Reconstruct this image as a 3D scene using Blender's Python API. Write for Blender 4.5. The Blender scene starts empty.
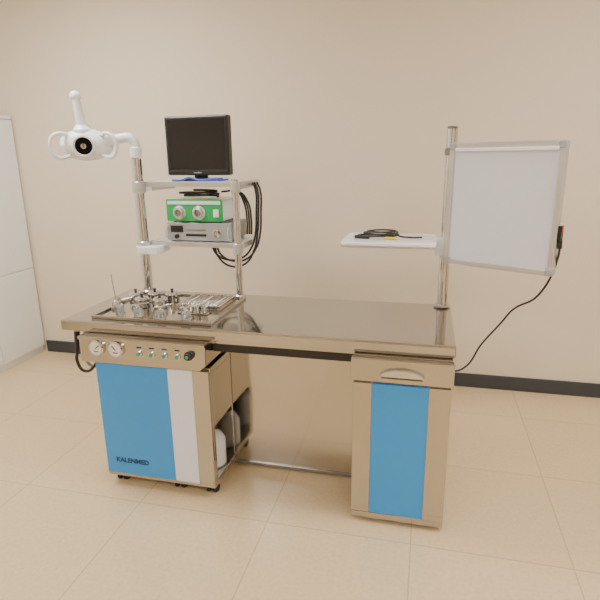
import bpy, bmesh, math, random
from mathutils import Vector, Matrix
random.seed(4)
COL=bpy.context.scene.collection

# ------------------------------------------------------------------ materials
def mat(name,col,rough=.5,metal=0,emit=None,es=1,alpha=None,trans=0,coat=0,noise=None,bump=None):
    m=bpy.data.materials.new(name);m.use_nodes=True
    nt=m.node_tree;b=nt.nodes['Principled BSDF']
    b.inputs['Base Color'].default_value=(*col,1);b.inputs['Roughness'].default_value=rough;b.inputs['Metallic'].default_value=metal
    if emit: b.inputs['Emission Color'].default_value=(*emit,1);b.inputs['Emission Strength'].default_value=es
    if trans: b.inputs['Transmission Weight'].default_value=trans
    if coat: b.inputs['Coat Weight'].default_value=coat
    if noise:
        sc,amt=noise
        tc=nt.nodes.new('ShaderNodeTexCoord');n=nt.nodes.new('ShaderNodeTexNoise');n.inputs['Scale'].default_value=sc;n.inputs['Detail'].default_value=5
        nt.links.new(tc.outputs['Object'],n.inputs['Vector'])
        r=nt.nodes.new('ShaderNodeMapRange');r.inputs['To Min'].default_value=1-amt;r.inputs['To Max'].default_value=1+amt
        nt.links.new(n.outputs['Fac'],r.inputs['Value'])
        mx=nt.nodes.new('ShaderNodeVectorMath');mx.operation='SCALE';mx.inputs[0].default_value=col
        nt.links.new(r.outputs['Result'],mx.inputs['Scale']);nt.links.new(mx.outputs['Vector'],b.inputs['Base Color'])
        if bump:
            bp=nt.nodes.new('ShaderNodeBump');bp.inputs['Strength'].default_value=bump;bp.inputs['Distance'].default_value=.002
            nt.links.new(n.outputs['Fac'],bp.inputs['Height']);nt.links.new(bp.outputs['Normal'],b.inputs['Normal'])
    return m
def steel(name,col,rough,vec=(1,1,60),amt=.08,bs=.02,warp=.5,wd=.006):
    m=bpy.data.materials.new(name);m.use_nodes=True;nt=m.node_tree;b=nt.nodes['Principled BSDF']
    b.inputs['Base Color'].default_value=(*col,1);b.inputs['Metallic'].default_value=1
    tc=nt.nodes.new('ShaderNodeTexCoord');mp=nt.nodes.new('ShaderNodeMapping');mp.inputs['Scale'].default_value=vec
    n=nt.nodes.new('ShaderNodeTexNoise');n.inputs['Scale'].default_value=8;n.inputs['Detail'].default_value=4
    nt.links.new(tc.outputs['Object'],mp.inputs['Vector']);nt.links.new(mp.outputs['Vector'],n.inputs['Vector'])
    r=nt.nodes.new('ShaderNodeMapRange');r.inputs['To Min'].default_value=rough-amt/2;r.inputs['To Max'].default_value=rough+amt/2
    nt.links.new(n.outputs['Fac'],r.inputs['Value']);nt.links.new(r.outputs['Result'],b.inputs['Roughness'])
    # gentle large-scale warp of thin sheet metal
    n2=nt.nodes.new('ShaderNodeTexNoise');n2.inputs['Scale'].default_value=2.6;n2.inputs['Detail'].default_value=1
    nt.links.new(tc.outputs['Object'],n2.inputs['Vector'])
    b2=nt.nodes.new('ShaderNodeBump');b2.inputs['Strength'].default_value=warp;b2.inputs['Distance'].default_value=wd
    nt.links.new(n2.outputs['Fac'],b2.inputs['Height'])
    bp=nt.nodes.new('ShaderNodeBump');bp.inputs['Strength'].default_value=bs;bp.inputs['Distance'].default_value=.001
    nt.links.new(n.outputs['Fac'],bp.inputs['Height']);nt.links.new(b2.outputs['Normal'],bp.inputs['Normal']);nt.links.new(bp.outputs['Normal'],b.inputs['Normal'])
    return m
M_wall=mat('wall_paint',(.77,.665,.52),.7,noise=(1.5,.02))
M_base=mat('baseboard_vinyl',(.045,.05,.058),.45)
M_ceil=mat('ceiling_paint',(.85,.85,.84),.9)
M_steel=steel('steel_brushed',(.50,.475,.44),.10,(60,60,1),.05,.012,.6,.02)
M_top=steel('steel_counter',(.50,.49,.475),.09,(1.2,30,30),.05,.01,.4,.008)
M_chrome=mat('chrome',(.66,.66,.66),.07,1)
M_sdark=mat('steel_dark',(.30,.29,.28),.3,1)
M_blue=mat('blue_panel',(.018,.31,.82),.3,coat=.3)
M_wpan=mat('white_panel',(.76,.80,.92),.3,coat=.3)
M_white=mat('white_enamel',(.87,.88,.90),.3,coat=.3)
M_cab=mat('cabinet_laminate',(.84,.87,.86),.4,noise=(3,.01))
M_wood=mat('added_door_wood',(.09,.045,.022),.4,noise=(6,.2))  # dark brown of the added, unseen doors that the steel reflects
M_black=mat('black_plastic',(.012,.012,.014),.35)
M_screen=mat('screen_glass',(.006,.007,.009),.08)
M_rub=mat('rubber_cable',(.015,.015,.017),.5)
M_grey=mat('grey_metal_case',(.24,.25,.26),.4,.3)
M_lgrey=mat('light_grey_case',(.38,.39,.40),.4,.2)
M_green=mat('green_panel',(.015,.40,.10),.35)
M_navy=mat('navy_print',(.01,.03,.12),.5)
M_alu=mat('aluminium_frame',(.62,.63,.64),.32,.85)
M_diff=mat('lightbox_diffuser',(.70,.71,.80),.3)
M_gauge=mat('gauge_face',(.85,.86,.84),.4)
M_red=mat('red_mark',(.6,.03,.02),.4)
M_yel=mat('yellow_tip',(.7,.5,.05),.4)
M_bplug=mat('blue_plug',(.03,.08,.5),.4)  # plain blue of the monitor lead and plug, not emissive
M_btn=mat('button_green',(.03,.35,.2),.35)
M_glass=mat('bottle_glass',(.75,.8,.8),.08,trans=.8)
M_amber=mat('amber_glass',(.25,.1,.02),.1,trans=.5)
M_lamp=mat('lamp_reflector',(.5,.52,.55),.12,1)
M_emit=mat('ceiling_light_panel',(.9,.9,.9),.5,emit=(1,.98,.95),es=42)

M_floor=bpy.data.materials.new('floor_vinyl');M_floor.use_nodes=True
nt=M_floor.node_tree;b=nt.nodes['Principled BSDF'];b.inputs['Roughness'].default_value=.30
tc=nt.nodes.new('ShaderNodeTexCoord');br=nt.nodes.new('ShaderNodeTexBrick')
br.offset=0;br.inputs['Scale'].default_value=1;br.inputs['Brick Width'].default_value=.6;br.inputs['Row Height'].default_value=.6
br.inputs['Mortar Size'].default_value=.0035;br.inputs['Mortar Smooth'].default_value=.5
br.inputs['Color1'].default_value=(.70,.535,.32,1);br.inputs['Color2'].default_value=(.72,.555,.34,1);br.inputs['Mortar'].default_value=(.52,.385,.22,1)
nt.links.new(tc.outputs['Object'],br.inputs['Vector'])
n=nt.nodes.new('ShaderNodeTexNoise');n.inputs['Scale'].default_value=60;n.inputs['Detail'].default_value=6;nt.links.new(tc.outputs['Object'],n.inputs['Vector'])
r=nt.nodes.new('ShaderNodeMapRange');r.inputs['From Min'].default_value=.3;r.inputs['From Max'].default_value=.7;r.inputs['To Min'].default_value=.93;r.inputs['To Max'].default_value=1.05
nt.links.new(n.outputs['Fac'],r.inputs['Value'])
mx=nt.nodes.new('ShaderNodeVectorMath');mx.operation='SCALE';nt.links.new(br.outputs['Color'],mx.inputs[0]);nt.links.new(r.outputs['Result'],mx.inputs['Scale'])
nt.links.new(mx.outputs['Vector'],b.inputs['Base Color'])

# ------------------------------------------------------------------ builders
def obj(name,bm,m,smooth=False,bev=0,seg=2,subs=0):
    me=bpy.data.meshes.new(name);bm.normal_update();bm.to_mesh(me);bm.free()
    o=bpy.data.objects.new(name,me);COL.objects.link(o);me.materials.append(m)
    if smooth:
        for p in me.polygons:p.use_smooth=True
    if bev:
        md=o.modifiers.new('b','BEVEL');md.width=bev;md.segments=seg;md.limit_method='ANGLE';md.angle_limit=math.radians(40)
    if subs:
        md=o.modifiers.new('s','SUBSURF');md.levels=subs;md.render_levels=subs
    return o
def box(name,x0,x1,y0,y1,z0,z1,m,bev=.003,rot=None,piv=None):
    bm=bmesh.new();bmesh.ops.create_cube(bm,size=1)
    for v in bm.verts:
        v.co=Vector(((x0+x1)/2+v.co.x*(x1-x0),(y0+y1)/2+v.co.y*(y1-y0),(z0+z1)/2+v.co.z*(z1-z0)))
    if rot: bmesh.ops.rotate(bm,verts=bm.verts,cent=Vector(piv or ((x0+x1)/2,(y0+y1)/2,(z0+z1)/2)),matrix=rot)
    return obj(name,bm,m,bev=bev)
def lathe(name,prof,m,loc=(0,0,0),axis=(0,0,1),n=32):
    bm=bmesh.new();rings=[]
    q=Vector((0,0,1)).rotation_difference(Vector(axis).normalized())
    for r_,h in prof:
        if r_<1e-6: rings.append([bm.verts.new(q@Vector((0,0,h))+Vector(loc))])
        else: rings.append([bm.verts.new(q@Vector((r_*math.cos(2*math.pi*i/n),r_*math.sin(2*math.pi*i/n),h))+Vector(loc)) for i in range(n)])
    for A,B in zip(rings,rings[1:]):
        if len(A)==1 and len(B)==1: continue
        for i in range(n):
            j=(i+1)%n
            if len(A)==1: bm.faces.new((A[0],B[j],B[i]))
            elif len(B)==1: bm.faces.new((A[i],A[j],B[0]))
            else: bm.faces.new((A[i],A[j],B[j],B[i]))
    bmesh.ops.recalc_face_normals(bm,faces=bm.faces)
    o=obj(name,bm,m,smooth=True)
    md=o.modifiers.new('e','EDGE_SPLIT');md.split_angle=math.radians(35)
    return o
def cyl(name,p0,p1,r0,m,r1=None,n=28):
    p0=Vector(p0);p1=Vector(p1);L=(p1-p0).length;r1=r0 if r1 is None else r1
    e=min(r0,r1)*.15
    return lathe(name,[(0,0),(r0-e,0),(r0,e),(r1,L-e),(r1-e,L),(0,L)],m,p0,p1-p0,n)
def tube(name,pts,r_,m,cyc=False,res=6):
    cu=bpy.data.curves.new(name,'CURVE');cu.dimensions='3D';cu.bevel_depth=r_;cu.bevel_resolution=3;cu.resolution_u=res;cu.use_fill_caps=True
    s=cu.splines.new('BEZIER');s.bezier_points.add(len(pts)-1)
    for bp,p in zip(s.bezier_points,pts):
        bp.co=p;bp.handle_left_type=bp.handle_right_type='AUTO'
    s.use_cyclic_u=cyc
    o=bpy.data.objects.new(name,cu);COL.objects.link(o)
    dg=bpy.context.evaluated_depsgraph_get();me=bpy.data.meshes.new_from_object(o.evaluated_get(dg))
    bpy.data.objects.remove(o);me.name=name
    me.materials.clear();me.materials.append(m)
    for p in me.polygons:p.use_smooth=True
    o=bpy.data.objects.new(name,me);COL.objects.link(o);return o
def ball(name,c,rad,m,subd=3):
    bm=bmesh.new();bmesh.ops.create_uvsphere(bm,u_segments=28,v_segments=16,radius=1)
    for v in bm.verts: v.co=Vector((v.co.x*rad[0]+c[0],v.co.y*rad[1]+c[1],v.co.z*rad[2]+c[2]))
    return obj(name,bm,m,smooth=True)
def text(name,s,loc,size,m,rot=(math.pi/2,0,0),ext=.0006,off=.0004):
    cu=bpy.data.curves.new(name,'FONT');cu.body=s;cu.size=size;cu.extrude=ext;cu.offset=off
    o=bpy.data.objects.new(name,cu);COL.objects.link(o);o.location=loc;o.rotation_euler=rot
    bpy.context.view_layer.update()
    dg=bpy.context.evaluated_depsgraph_get();me=bpy.data.meshes.new_from_object(o.evaluated_get(dg));me.transform(o.matrix_world)
    bpy.data.objects.remove(o);me.materials.clear();me.materials.append(m)
    o=bpy.data.objects.new(name,me);COL.objects.link(o);return o
def prism(name,poly,y0,y1,m,bev=0):
    bm=bmesh.new();A=[bm.verts.new((x,y0,z)) for x,z in poly];B=[bm.verts.new((x,y1,z)) for x,z in poly]
    bm.faces.new(A);bm.faces.new(B[::-1])
    for i in range(len(poly)):
        j=(i+1)%len(poly);bm.faces.new((A[i],B[i],B[j],A[j]))
    bmesh.ops.recalc_face_normals(bm,faces=bm.faces)
    return obj(name,bm,m,bev=bev)
def rslab(name,x0,x1,y0,y1,z0,z1,rad,m,bev=.003,n=6):
    pts=[]
    for cx,cy,a0 in ((x1-rad,y1-rad,0),(x0+rad,y1-rad,90),(x0+rad,y0+rad,180),(x1-rad,y0+rad,270)):
        for k in range(n+1):
            a=math.radians(a0+90*k/n);pts.append((cx+rad*math.cos(a),cy+rad*math.sin(a)))
    bm=bmesh.new();A=[bm.verts.new((x,y,z0)) for x,y in pts];B=[bm.verts.new((x,y,z1)) for x,y in pts]
    bm.faces.new(A[::-1]);bm.faces.new(B)
    for i in range(len(pts)):
        j=(i+1)%len(pts);bm.faces.new((A[i],A[j],B[j],B[i]))
    bmesh.ops.recalc_face_normals(bm,faces=bm.faces)
    return obj(name,bm,m,bev=bev)
def group(name,parts,xf=None):
    lo=Vector((1e9,)*3);hi=Vector((-1e9,)*3)
    for p in parts:
        if xf is not None: p.data.transform(xf)
        for v in p.data.vertices:
            for i in range(3):
                lo[i]=min(lo[i],v.co[i]);hi[i]=max(hi[i],v.co[i])
    e=bpy.data.objects.new(name,None);COL.objects.link(e);e.empty_display_size=.05
    e.location=((lo[0]+hi[0])/2,(lo[1]+hi[1])/2,lo[2])
    for p in parts:
        p.parent=e;p.location=-e.location
    return e

# ------------------------------------------------------------------ room
RX0,RX1,RY0,RY1,RZ=-3.45,3.1,-2.3,3.39,2.75
box('floor',RX0-.1,RX1+.1,RY0-.1,RY1+.1,-.1,0,M_floor,0)
box('ceiling',RX0-.1,RX1+.1,RY0-.1,RY1+.1,RZ,RZ+.1,M_ceil,0)
box('wall_back',RX0-.1,RX1+.1,RY1,RY1+.1,0,RZ,M_wall,0)
box('wall_front',RX0-.1,RX1+.1,RY0-.1,RY0,0,RZ,M_wall,0)
box('wall_left',RX0-.1,RX0,RY0,RY1,0,RZ,M_wall,0)
box('wall_right',RX1,RX1+.1,RY0,RY1,0,RZ,M_wall,0)
box('baseboard_back',-2.955,RX1,RY1-.012,RY1,0,.095,M_base,.002)
box('baseboard_right',RX1-.012,RX1,.95,RY1-.012,0,.095,M_base,.002)
box('baseboard_left',RX0,RX0+.012,RY0,1.18,0,.095,M_base,.002)
box('baseboard_front',RX0+.012,-1.36,RY0,RY0+.012,0,.095,M_base,.002)
# unseen doors, added so the steel has something dark to reflect as streaks
P=[box('leaf',-1.25,-.35,RY0,RY0+.04,.005,2.05,M_wood,.003),box('frame_left',-1.32,-1.25,RY0,RY0+.06,0,2.12,M_wood,.003),box('frame_right',-.35,-.28,RY0,RY0+.06,0,2.12,M_wood,.003),box('frame_head',-1.25,-.35,RY0,RY0+.06,2.05,2.12,M_wood,.003),cyl('lever',(-.45,RY0+.04,1.0),(-.45,RY0+.09,1.0),.012,M_chrome),cyl('lever_grip',(-.45,RY0+.09,1.0),(-.57,RY0+.09,1.0),.009,M_chrome)]
group('added_door_1',P)
P=[box('leaf',RX1-.04,RX1,-.05,.85,.005,2.05,M_wood,.003),box('frame_near',RX1-.06,RX1,-.12,-.05,0,2.12,M_wood,.003),box('frame_far',RX1-.06,RX1,.85,.92,0,2.12,M_wood,.003),box('frame_head',RX1-.06,RX1,-.05,.85,2.05,2.12,M_wood,.003),cyl('lever',(RX1-.04,.75,1.0),(RX1-.09,.75,1.0),.012,M_chrome),cyl('lever_grip',(RX1-.09,.75,1.0),(RX1-.09,.63,1.0),.009,M_chrome)]
group('added_door_2',P)
for cx,cy in ((-2.0,2.0),(1.2,1.7),(-1.7,-.9),(1.2,-.9)):
    fr=box('housing',cx-.33,cx+.33,cy-.33,cy+.33,RZ-.03,RZ,M_white,.004)
    pn=box('diffuser_panel',cx-.3,cx+.3,cy-.3,cy+.3,RZ-.036,RZ-.028,M_emit,0)
    group('ceiling_light',[fr,pn])

# ------------------------------------------------------------------ storage cabinet against the left wall
P=[box('carcass',-3.44,-2.985,1.2,3.375,.0,1.81,M_cab,.002)]
P.append(box('top_trim',-3.44,-2.965,1.2,3.375,1.79,1.815,M_cab,.002))
ys=[1.2,1.635,2.07,2.505,2.94,3.375]
for i in range(5):
    P.append(box('door_leaf_%d'%(i+1),-2.985,-2.965,ys[i]+.003,ys[i+1]-.003,.70,1.785,M_cab,.002))
    P.append(box('lower_door_leaf_%d'%(i+1),-2.985,-2.965,ys[i]+.003,ys[i+1]-.003,.06,.696,M_cab,.002))
    yy=ys[i]+.05 if i%2==0 else ys[i+1]-.05
    P.append(box('handle_%d'%(i+1),-2.965,-2.945,yy-.006,yy+.006,1.05,1.17,M_alu,.002))
group('storage_cabinet',P)

# ------------------------------------------------------------------ treatment desk
X0,X1,Y0,Y1,ZT=-1.60,.131,1.931,2.53,.800
P=[]
P.append(box('countertop',X0,X1,Y0,Y1,ZT-.048,ZT,M_top,.006))
P.append(box('lip_front',-.88,X1,Y0,Y0+.012,ZT-.002,ZT+.004,M_top,.002))
LX0,LX1,YF,YB=-1.414,-.871,1.913,2.50
zc=.625
P.append(box('left_cabinet_body',LX0,LX1-.18,YF,YB,.055,zc+.01,M_steel,.004))
P.append(box('left_cabinet_back',LX1-.18,LX1,2.15,YB,.055,zc+.01,M_steel,.004))
P.append(box('left_cabinet_front_strip',LX1-.18,LX1,YF,YF+.02,.055,zc+.01,M_steel,.003))
P.append(box('left_cabinet_bottom',LX1-.18,LX1,YF+.02,2.15,.055,.08,M_steel,.002))
P.append(box('left_cabinet_ceiling',LX1-.18,LX1,YF+.02,2.15,zc-.02,zc+.01,M_steel,.002))
P.append(box('side_frame',LX1-.015,LX1,YF+.02,2.15,.35,zc-.02,M_steel,.002))
yf=YF-.02
w=LX1-LX0
P.append(box('blue_door',LX0,LX0+w*.645,yf,YF,.07,zc,M_blue,.003))
P.append(box('white_door_strip',LX0+w*.645,LX0+w*.86,yf,YF,.07,zc,M_wpan,.003))
P.append(box('steel_door_strip',LX0+w*.86,LX1,yf,YF,.07,zc,M_steel,.003))
P.append(box('left_plinth',LX0,LX1,yf+.002,YF,.055,.07,M_steel,.002))
P.append(text('maker_lettering','KALENMED',(LX0+.05,yf-.0005,.132),.033,M_navy,off=.0012))
P.append(prism('control_panel',[(-1.475,zc+.005),(-.905,zc+.005),(-.875,zc+.03),(-.872,ZT-.048),(-1.475,ZT-.048)],yf-.012,2.2,M_steel,.004))
P.append(box('panel_frame_top',-1.475,-.872,yf-.02,yf-.012,ZT-.060,ZT-.048,M_steel,.002))
gy=yf-.012
for i,gx in enumerate((-1.385,-1.290)):
    P.append(lathe('gauge_bezel_%d'%(i+1),[(0,0),(.036,0),(.037,.012),(.034,.016),(.031,.016),(.031,.009),(0,.009)],M_chrome,(gx,gy,.703),(0,-1,0)))
    P.append(lathe('gauge_dial_%d'%(i+1),[(0,.0095),(.031,.0095),(.031,.011),(0,.011)],M_gauge,(gx,gy,.703),(0,-1,0)))
    P.append(box('gauge_needle_%d'%(i+1),gx-.002,gx+.002,gy-.0135,gy-.0115,.700,.725,M_black,0,Matrix.Rotation(.9-1.6*i,3,'Y'),(gx,gy,.703)))
    P.append(box('gauge_band_%d'%(i+1),gx-.012,gx+.012,gy-.013,gy-.0112,.686,.691,M_red,0))
for i,bx in enumerate((-1.18,-1.12,-1.06,-1.00)):
    P.append(lathe('button_bezel_%d'%(i+1),[(0,0),(.014,0),(.014,.006),(.011,.008),(0,.008)],M_chrome,(bx,gy,.69),(0,-1,0),20))
    P.append(lathe('button_%d'%(i+1),[(0,.008),(.009,.008),(.009,.012),(0,.013)],M_btn,(bx,gy,.69),(0,-1,0),20))
    P.append(box('button_label_%d'%(i+1),bx-.012,bx+.012,gy-.001,gy+.001,.715,.721,M_navy,0))
P.append(lathe('selector_knob',[(0,0),(.02,0),(.02,.01),(.014,.012),(.014,.026),(0,.028)],M_black,(-.945,gy,.70),(0,-1,0),20))
P.append(lathe('selector_lamp',[(0,.028),(.008,.028),(.006,.031),(0,.032)],M_btn,(-.945,gy,.70),(0,-1,0),16))
P.append(box('tray_rail',-.872,-.254,Y0+.012,2.45,ZT-.062,ZT-.048,M_steel,.002))
P.append(box('shadow_black_tray',-.872,-.254,Y0+.03,2.4,ZT-.105,ZT-.062,M_black,.003))  # tray slab in black: shadow of the gap under the counter, put in as colour
P.append(box('tray_runner',-.872,-.254,Y0+.06,2.12,ZT-.112,ZT-.105,M_sdark,.002))
P.append(box('modesty_panel',LX1,-.254,2.15,2.165,.04,ZT-.062,M_steel,.002))
P.append(box('floor_rail',LX1,-.254,2.14,2.16,.035,.05,M_sdark,.003))
CX0,CX1=-.254,.123
cw=CX1-CX0
P.append(box('right_cabinet_body',CX0,CX1,YF,YB,.035,.655,M_steel,.004))
P.append(box('right_door_blue',CX0+cw*.20,CX0+cw*.78,yf,YF,.05,.64,M_blue,.003))
P.append(box('right_door_steel_left',CX0,CX0+cw*.20,yf,YF,.05,.64,M_steel,.003))
P.append(box('right_door_steel_right',CX0+cw*.78,CX1,yf,YF,.05,.64,M_steel,.003))
P.append(box('right_plinth',CX0,CX1,yf+.002,YF,.02,.05,M_steel,.002))
P.append(box('drawer_box',CX0,CX1,YF,YB,.655,ZT-.048,M_steel,.003))
P.append(box('drawer_front',CX0-.008,CX1+.006,yf-.012,YF,.652,ZT-.052,M_steel,.004))
P.append(prism('drawer_pull_shell',[(CX0+.19+.085*math.cos(math.pi*k/14),.683+.032*math.sin(math.pi*k/14)) for k in range(15)],yf-.03,yf-.01,M_chrome,.004))
P.append(box('drawer_pull_recess',CX0+.112,CX0+.268,yf-.026,yf-.011,.676,.684,M_black,.002))
def caster(x,y,z):
    out=[box('caster_fork',x-.012,x+.012,y-.015,y+.015,.03,z,M_sdark,.002)]
    out.append(lathe('caster_wheel',[(0,-.012),(.018,-.012),(.023,-.006),(.023,.006),(.018,.012),(0,.012)],M_black,(x+.018,y,.023),(1,0,0),20))
    out.append(lathe('caster_wheel_b',[(0,-.008),(.018,-.008),(.023,-.004),(.023,.004),(.018,.008),(0,.008)],M_black,(x-.016,y,.023),(1,0,0),20))
    return out
for x,y in ((LX0+.04,1.95),(LX1-.04,1.95),(LX0+.04,2.45),(LX1-.04,2.45),(LX1-.2,1.95)): P+=caster(x,y,.056)
for x,y in ((CX0+.05,1.97),(CX1-.05,1.97),(CX0+.05,2.43),(CX1-.05,2.43)):
    P+=[cyl('levelling_foot',(x,y,0),(x,y,.036),.02,M_black)]
for i,(y,l) in enumerate(((1.96,.10),(2.02,.12),(2.09,.09))):
    P.append(box('handpiece_hook_%d'%(i+1),-1.545,-1.475,y-.012,y+.012,.705,.719,M_sdark,.003))
    P.append(cyl('handpiece_%d'%(i+1),(-1.54,y,.742),(-1.545,y-.01,.742-l),.013,M_chrome if i%2 else M_black,.009))
    P.append(tube('handpiece_hose_%d'%(i+1),[(-1.545,y-.01,.742-l),(-1.55,y-.012,.60),(-1.52,y,.545),(-1.475,y+.02,.58),(-1.44,y+.04,.66)],.007,M_rub if i!=1 else M_lgrey))
P.append(box('end_bracket',-1.50,-1.475,1.94,2.13,.67,.74,M_steel,.003))
IX0,IX1,IY0,IY1=-1.475,-.885,1.985,2.44
P.append(box('inset_rim_front',IX0,IX1,IY0,IY0+.012,ZT,ZT+.014,M_top,.003))
P.append(box('inset_rim_back',IX0,IX1,IY1-.012,IY1,ZT,ZT+.014,M_top,.003))
P.append(box('inset_rim_left',IX0,IX0+.012,IY0+.012,IY1-.012,ZT,ZT+.014,M_top,.003))
P.append(box('inset_rim_right',IX1-.012,IX1,IY0+.012,IY1-.012,ZT,ZT+.014,M_top,.003))
P.append(box('inset_plate',IX0+.012,IX1-.012,IY0+.012,IY1-.012,ZT-.001,ZT+.004,M_steel,.001))
group('treatment_desk',P)
ZI=ZT+.004

# ------------------------------------------------------------------ instruments on the desk
def spray(x,y,ang,amber=False,s=1):
    P=[lathe('jar',[(0,0),(.022,0),(.024,.004),(.024,.034),(.014,.044),(.013,.05),(0,.05)],M_amber if amber else M_glass,(0,0,0))]
    P.append(lathe('collar',[(0,.046),(.017,.046),(.018,.05),(.018,.06),(.012,.066),(0,.066)],M_chrome,(0,0,0)))
    P.append(lathe('pump_knob',[(0,.064),(.008,.064),(.009,.07),(.005,.08),(0,.082)],M_sdark,(0,0,0)))
    P.append(tube('nozzle',[(0,0,.06),(.025,0,.068),(.05,0,.072),(.07,0,.078)],.0035,M_chrome))
    P.append(tube('trigger',[(-.01,0,.058),(-.03,0,.055),(-.04,0,.035)],.004,M_chrome))
    return group('spray_bottle',P,Matrix.Translation((x,y,ZI+.0005))@Matrix.Rotation(ang,4,'Z')@Matrix.Scale(s,4))
for x,y,a,am in ((-1.39,2.09,.4,0),(-1.27,2.05,-.2,0),(-1.15,2.04,.1,0),(-1.03,2.05,-.2,0)):
    spray(x,y,a,am,.9)
def jar(x,y,r_=.035,h=.05):
    P=[lathe('cup',[(0,0),(r_*.9,0),(r_,.004),(r_,h*.75),(r_*1.05,h*.77),(r_*1.05,h*.82),(0,h*.82)],M_chrome,(0,0,0))]
    P.append(lathe('domed_lid',[(r_*1.0,h*.82),(r_*.8,h),(r_*.3,h*1.1),(0,h*1.12)],M_chrome,(0,0,0)))
    P.append(lathe('lid_knob',[(0,h*1.1),(.005,h*1.1),(.009,h*1.25),(.007,h*1.35),(0,h*1.38)],M_black,(0,0,0)))
    return group('cotton_jar',P,Matrix.Translation((x,y,ZI+.0005)))
for x,y in ((-1.41,2.27),(-1.32,2.30),(-1.23,2.31),(-1.33,2.19),(-1.24,2.20)): jar(x,y)
P=[box('tray_base',-1.15,-.93,2.20,2.41,ZI+.0005,ZI+.006,M_chrome,.002)]
for a in ((-1.15,-.93,2.20,2.206),(-1.15,-.93,2.404,2.41),(-1.15,-1.144,2.206,2.404),(-.936,-.93,2.206,2.404)):
    P.append(box('tray_wall',a[0],a[1],a[2],a[3],ZI+.006,ZI+.022,M_chrome,.001))
for i in range(8):
    x=-1.13+i*.024
    P.append(cyl('instrument_%d'%(i+1),(x,2.22,ZI+.012),(x+.008,2.395,ZI+.014),.0032,M_chrome if i%3 else M_white,.0018,10))
    P.append(tube('instrument_ring_%d'%(i+1),[(x-.007,2.225,ZI+.02),(x,2.218,ZI+.02),(x+.007,2.225,ZI+.02),(x,2.232,ZI+.02)],.0018,M_chrome,True))
group('instrument_tray',P)
P=[lathe('weighted_base',[(0,0),(.028,0),(.028,.01),(.01,.016),(0,.016)],M_sdark,(-1.43,2.13,ZI+.0005)),cyl('probe_stem',(-1.43,2.13,ZI+.012),(-1.445,2.13,ZI+.16),.0028,M_sdark,.0018),lathe('probe_tip',[(0,0),(.004,.002),(.004,.012),(0,.014)],M_chrome,(-1.445,2.13,ZI+.158))]
group('suction_probe_stand',P)
P=[]
for i in range(4):
    x=-1.09+i*.035
    P.append(lathe('well_%d'%(i+1),[(0,0),(.014,0),(.016,.03),(.013,.03),(.012,.008),(0,.008)],M_chrome,(x,2.145,ZI+.004)))
    P.append(cyl('mirror_handle_%d'%(i+1),(x,2.145,ZI+.02),(x+.02,2.16,ZI+.055),.003,M_white if i%2 else M_chrome))
P.append(box('holder_block',-1.112,-.962,2.12,2.17,ZI+.0005,ZI+.006,M_steel,.002))
group('mirror_holder',P)

P=[lathe('bottle_body',[(0,0),(.055,0),(.062,.008),(.062,.13),(.045,.16),(.022,.175),(.022,.19),(0,.19)],M_white,(-.945,2.055,.0805)),
   lathe('bottle_cap',[(0,.185),(.027,.185),(.027,.215),(0,.218)],M_black,(-.945,2.055,.0805)),
   tube('bottle_hose',[(-.945,2.055,.29),(-.93,2.06,.34),(-.95,2.07,.42),(-.97,2.09,.55)],.008,M_rub)]
group('suction_bottle',P)

# ------------------------------------------------------------------ posts
YP=2.485
P=[cyl('flange',(-1.464,YP,ZT+.0005),(-1.464,YP,ZT+.014),.04,M_chrome),cyl('tube',(-1.464,YP,ZT+.01),(-1.464,YP,1.505),.026,M_chrome)]
P+=[cyl('rear_flange',(-.934,YP,ZT+.0005),(-.934,YP,ZT+.012),.032,M_chrome),cyl('rear_tube',(-.934,YP,ZT+.01),(-.934,YP,1.40),.018,M_chrome)]
SX0,SX1,SY0,SY1=-1.452,-.915,2.505,2.80
for nm,z in (('upper',1.385),('lower',1.075)):
    P.append(box(nm+'_shelf_board',SX0,SX1,SY0,SY1,z-.018,z,M_white,.004))
    P.append(box(nm+'_shelf_front_trim',SX0,SX1,SY0-.004,SY0+.004,z-.024,z+.003,M_alu,.002))
    P.append(box(nm+'_shelf_right_trim',SX1-.004,SX1+.006,SY0,SY1,z-.024,z+.003,M_alu,.002))
    P.append(box(nm+'_arm_left',SX0+.01,SX0+.05,SY0,SY1-.03,z-.045,z-.018,M_white,.004))
    P.append(box(nm+'_arm_right',SX1-.05,SX1-.02,SY0,SY1-.03,z-.04,z-.018,M_white,.004))
    P.append(cyl(nm+'_clamp_left',(-1.464,YP,z-.055),(-1.464,YP,z+.005),.034,M_alu))
    P.append(cyl(nm+'_clamp_right',(-.934,YP,z-.05),(-.934,YP,z+.005),.026,M_alu))
P.append(rslab('lower_arm_shroud',-1.50,-1.36,2.44,2.60,1.015,1.057,.03,M_white,.006))
group('equipment_rack',P)

P=[cyl('flange',(.088,YP,ZT+.0005),(.088,YP,ZT+.014),.04,M_chrome),cyl('post_tube',(.088,YP,ZT+.01),(.088,YP,1.615),.024,M_chrome),cyl('end_cap',(.088,YP,1.615),(.088,YP,1.623),.0245,M_sdark)]
P.append(cyl('collar_upper',(.088,YP,1.50),(.088,YP,1.53),.029,M_sdark))
P.append(cyl('collar_lower',(.088,YP,1.045),(.088,YP,1.08),.030,M_alu))
P+=[rslab('shelf_board',-.384,.045,2.335,2.655,1.108,1.125,.03,M_white,.004),
   rslab('shelf_raised_edge',-.384,.045,2.335,2.655,1.101,1.113,.03,M_alu,.002),
   box('shelf_arm',-.20,.10,2.45,2.52,1.081,1.103,M_white,.005),
   rslab('clamp_block',.040,.118,2.445,2.53,1.05,1.135,.02,M_white,.006)]
group('instrument_shelf_stand',P)
P=[]
pts=[]
for k in range(26):
    a=k*.72;rr=.055+.01*math.sin(k*1.7)
    pts.append((-.235+rr*1.5*math.cos(a)+.003*k*.6,2.49+rr*math.sin(a),1.131+.0012*k))
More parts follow.
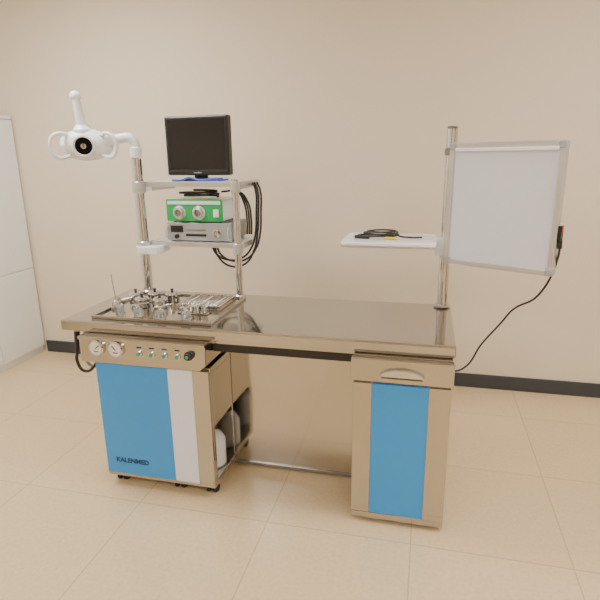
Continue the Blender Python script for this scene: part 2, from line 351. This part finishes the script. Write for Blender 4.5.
P.append(tube('coil',pts,.004,M_rub))
P.append(tube('lead',[pts[-1],(-.14,2.50,1.139),(-.07,2.47,1.132),(-.02,2.49,1.131)],.004,M_rub))
P.append(cyl('plug',(-.185,2.43,1.133),(-.135,2.42,1.133),.007,M_yel))
P.append(cyl('handpiece',(-.33,2.45,1.134),(-.26,2.43,1.135),.008,M_black))
group('coiled_cable',P)

# ------------------------------------------------------------------ X-ray light box
W,Hh=.462,.520
P=[box('case',.018,W-.018,0,.026,.018,Hh-.018,M_alu,.003),
   box('diffuser',.022,W-.022,-.004,.002,.022,Hh-.022,M_diff,.001),
   box('frame_top',0,W,-.010,.030,Hh-.024,Hh,M_alu,.004),box('frame_bottom',0,W,-.010,.030,0,.024,M_alu,.004),
   box('frame_left',0,.024,-.010,.030,.02,Hh-.02,M_alu,.004),box('frame_right',W-.024,W,-.010,.030,.02,Hh-.02,M_alu,.004),
   box('film_clip_bar',.026,W-.026,-.014,-.008,Hh-.036,Hh-.022,M_white,.002)]
for i,(a,c) in enumerate(((0,0),(W-.030,0),(0,Hh-.030),(W-.030,Hh-.030))):
    P.append(box('corner_cap_%d'%(i+1),a-.001,a+.031,-.012,.031,c-.001,c+.031,M_lgrey,.006))
P.append(box('switch_box',W-.001,W+.014,.0,.03,.14,.20,M_black,.003))
P.append(box('rocker',W+.011,W+.016,.006,.024,.175,.195,M_red,.001))
P.append(cyl('hinge_pin',(.06,.036,.03),(.06,.036,.49),.006,M_alu))
XF=Matrix.Translation((.082,2.405,1.030))@Matrix.Rotation(-.46,4,'Z')
e=XF@Vector((W+.008,.015,.14))
q=XF.inverted()
P.append(tube('strain_relief',[q@v for v in (e+Vector((0,0,.01)),Vector((e.x+.003,e.y+.004,e.z-.03)))],.009,M_rub))
P.append(tube('power_lead',[q@Vector(v) for v in (tuple(e),(e.x+.003,e.y+.01,e.z-.06),(e.x-.03,e.y+.12,.92),(.41,2.50,.80),(.37,2.58,.70),(.30,2.64,.57),(.22,2.66,.42),(.16,2.66,.40),(.14,2.60,.44))],.0045,M_rub))
group('film_light_box',P,XF)

# ------------------------------------------------------------------ exam lamp
P=[cyl('sleeve',(-1.464,YP,1.506),(-1.464,YP,1.56),.030,M_white)]
P.append(tube('swing_arm',[(-1.464,YP,1.545),(-1.465,YP,1.575),(-1.485,YP-.01,1.604),(-1.53,YP-.02,1.604),(-1.56,YP-.03,1.598)],.024,M_white))
P.append(cyl('arm_joint',(-1.55,YP-.03,1.600),(-1.60,YP-.035,1.594),.029,M_white))
P.append(cyl('yoke_shaft',(-1.59,YP-.035,1.594),(-1.65,YP-.04,1.585),.018,M_white))
C=Vector((-1.695,2.41,1.572))
hd=[]
hd.append(ball('head_shell',(0,0.02,0),(.135,.065,.080),M_white))
hd.append(ball('vent_cowl',(0,.05,.02),(.10,.06,.06),M_white))
hd.append(lathe('front_bezel',[(.040,-.03),(.058,-.03),(.060,.04),(.054,.06),(.046,.062),(.042,.050)],M_white,(0,-.005,0),(0,-1,0)))
hd.append(lathe('reflector',[(0,.022),(.02,.024),(.034,.036),(.043,.052)],M_lamp,(0,-.005,0),(0,-1,0)))
hd.append(lathe('lens_cover',[(0,.048),(.043,.048),(.043,.051),(0,.051)],M_screen,(0,-.005,0),(0,-1,0)))
hd.append(lathe('bulb_shield',[(0,.051),(.014,.051),(.013,.058),(0,.060)],M_lamp,(0,-.005,0),(0,-1,0)))
for s,nm in ((-1,'left'),(1,'right')):
    hd.append(tube('handle_'+nm,[(s*.08,-.01,.050),(s*.12,-.045,.060),(s*.152,-.055,.035),(s*.156,-.055,-.02),(s*.13,-.05,-.055),(s*.08,-.02,-.05)],.010,M_white))
hd.append(lathe('stem_collar',[(0,.05),(.045,.05),(.046,.078),(.03,.098),(0,.098)],M_white,(-.012,.02,0)))
hd.append(cyl('stem',(-.012,.02,.08),(-.024,.02,.232),.025,M_white,.019))
hd.append(ball('stem_knob',(-.025,.02,.235),(.027,.024,.026),M_white))
for p in hd:
    p.data.transform(Matrix.Translation(C)@Matrix.Rotation(.40,4,'Z')@Matrix.Rotation(.10,4,'X')@Matrix.Scale(.98,4))
group('examination_lamp',P+hd)

# ------------------------------------------------------------------ monitor
P=[]
mx,my,mz=-1.170,2.60,1.3855
w2=.180
P.append(box('bezel',-w2,w2,-.02,.03,.03,.325,M_black,.008))
P.append(box('rear_shell',-w2+.02,w2-.02,.03,.075,.05,.31,M_black,.015))
P.append(box('screen',-w2+.02,w2-.02,-.0215,-.018,.062,.308,M_screen,0))
P.append(box('bezel_lower_lip',-w2+.01,w2-.01,-.024,-.018,.033,.054,M_black,.002))
P.append(text('badge','monitor',(-.022,-.0245,.040),.014,M_lgrey))
P.append(box('stand_neck',-.035,.035,.0,.03,.01,.10,M_black,.006))
P.append(rslab('stand_base',-.10,.10,-.06,.10,.0005,.014,.04,M_black,.004))
P.append(tube('video_lead',[(-.14,-.04,.006),(-.12,-.07,.008),(-.07,-.07,.008),(-.03,-.065,.02),(.03,-.07,.008),(.09,-.06,.008),(.14,-.04,.008),(.16,.0,.008)],.006,M_bplug))
P.append(box('connector',.10,.14,-.07,-.045,.0005,.018,M_bplug,.003))
group('monitor',P,Matrix.Translation((mx,my,mz))@Matrix.Rotation(-.08,4,'Z'))

# ------------------------------------------------------------------ electronics on the lower shelf
zl=1.0755
P=[box('case',-1.335,-.985,2.53,2.77,zl+.008,zl+.098,M_grey,.004),
   box('front_panel',-1.342,-.98,2.522,2.531,zl+.006,zl+.10,M_lgrey,.003),
   box('display',-1.32,-1.25,2.519,2.523,zl+.05,zl+.085,M_black,.001),
   box('button_row',-1.235,-1.12,2.519,2.523,zl+.03,zl+.042,M_black,.001),
   box('ventilation_slot',-1.235,-1.12,2.519,2.523,zl+.06,zl+.066,M_sdark,.001)]
for x in (-1.32,-1.01):
    for y in (2.55,2.75): P.append(cyl('foot',(x,y,zl),(x,y,zl+.01),.012,M_black))
P.append(lathe('port',[(0,0),(.02,0),(.02,.012),(.013,.014),(.011,.006),(0,.006)],M_chrome,(-1.06,2.522,zl+.05),(0,-1,0)))
P.append(lathe('dial',[(0,0),(.012,0),(.011,.014),(0,.015)],M_black,(-1.285,2.522,zl+.028),(0,-1,0)))
for x in (-1.335,-.988): P.append(tube('grab_handle',[(x,2.522,zl+.02),(x,2.50,zl+.03),(x,2.50,zl+.075),(x,2.522,zl+.085)],.004,M_alu))
group('camera_control_unit',P)
zg=zl+.1005
P=[box('case',-1.335,-1.03,2.535,2.76,zg+.008,zg+.118,M_white,.004),
   box('front_panel',-1.34,-1.025,2.526,2.536,zg+.006,zg+.12,M_green,.003),
   box('label_strip',-1.33,-1.035,2.523,2.527,zg+.094,zg+.112,M_wpan,.001),
   box('switch',-1.075,-1.045,2.52,2.527,zg+.03,zg+.07,M_white,.002)]
for x in (-1.265,-1.155):
    P.append(lathe('light_port',[(0,0),(.034,0),(.036,.006),(.028,.010),(.026,.022),(.018,.024),(.015,.010),(0,.010)],M_alu,(x,2.527,zg+.052),(0,-1,0)))
    P.append(lathe('port_core',[(0,.010),(.014,.010),(.012,.017),(0,.018)],M_sdark,(x,2.527,zg+.052),(0,-1,0),16))
for x in (-1.31,-1.05):
    for y in (2.56,2.74): P.append(cyl('foot',(x,y,zg),(x,y,zg+.01),.010,M_black))
group('cold_light_source',P)
zt=zg+.1205
P=[]
pts=[]
for k in range(22):
    a=k*.7;pts.append((-1.19+(.10+.015*math.sin(k))*math.cos(a),2.63+.06*math.sin(a),zt+.007+.0015*k))
P.append(tube('coil',pts,.006,M_rub))
for i in range(3):
    o=.012*i
    P.append(tube('drop_lead_%d'%(i+1),[(-1.08,2.66+o,zt+.03),(-1.0,2.68+o,zt+.03),(-.965+o,2.69,zt-.03),(-.955+o,2.70,zt-.12),(-.96+o,2.71,1.095)],.005,M_rub))
group('light_guide_cable',P)
P=[]
for i,(dx,dz) in enumerate(((0,0),(.014,.03),(-.012,.035))):
    x=-.880+dx
    P.append(tube('lead_%d'%(i+1),[(x-.02,2.68,1.375),(x,2.67,1.34),(x+.005,2.66,1.22),(x-.002,2.65,1.10),(x-.02,2.64,1.02+dz*.5),(x-.07,2.63,.945+dz),(x-.15,2.62,.93+dz),(x-.22,2.62,.98+dz*.5),(x-.24,2.62,1.035)],.0055,M_rub))
group('cable_bundle',P)

# ------------------------------------------------------------------ camera + world
cd=bpy.data.cameras.new('camera');cam=bpy.data.objects.new('camera',cd);COL.objects.link(cam)
cd.sensor_width=36;cd.lens=31.2;cd.clip_start=.05
cam.matrix_world=Matrix.Translation((0,0,1.5))@Matrix.Rotation(.241,4,'Z')@Matrix.Rotation(math.pi/2-.268,4,'X')@Matrix.Rotation(-.013,4,'Z')
bpy.context.scene.camera=cam
wd=bpy.data.worlds.new('world');bpy.context.scene.world=wd;wd.use_nodes=True
wd.node_tree.nodes['Background'].inputs[0].default_value=(1,.98,.95,1);wd.node_tree.nodes['Background'].inputs[1].default_value=.3
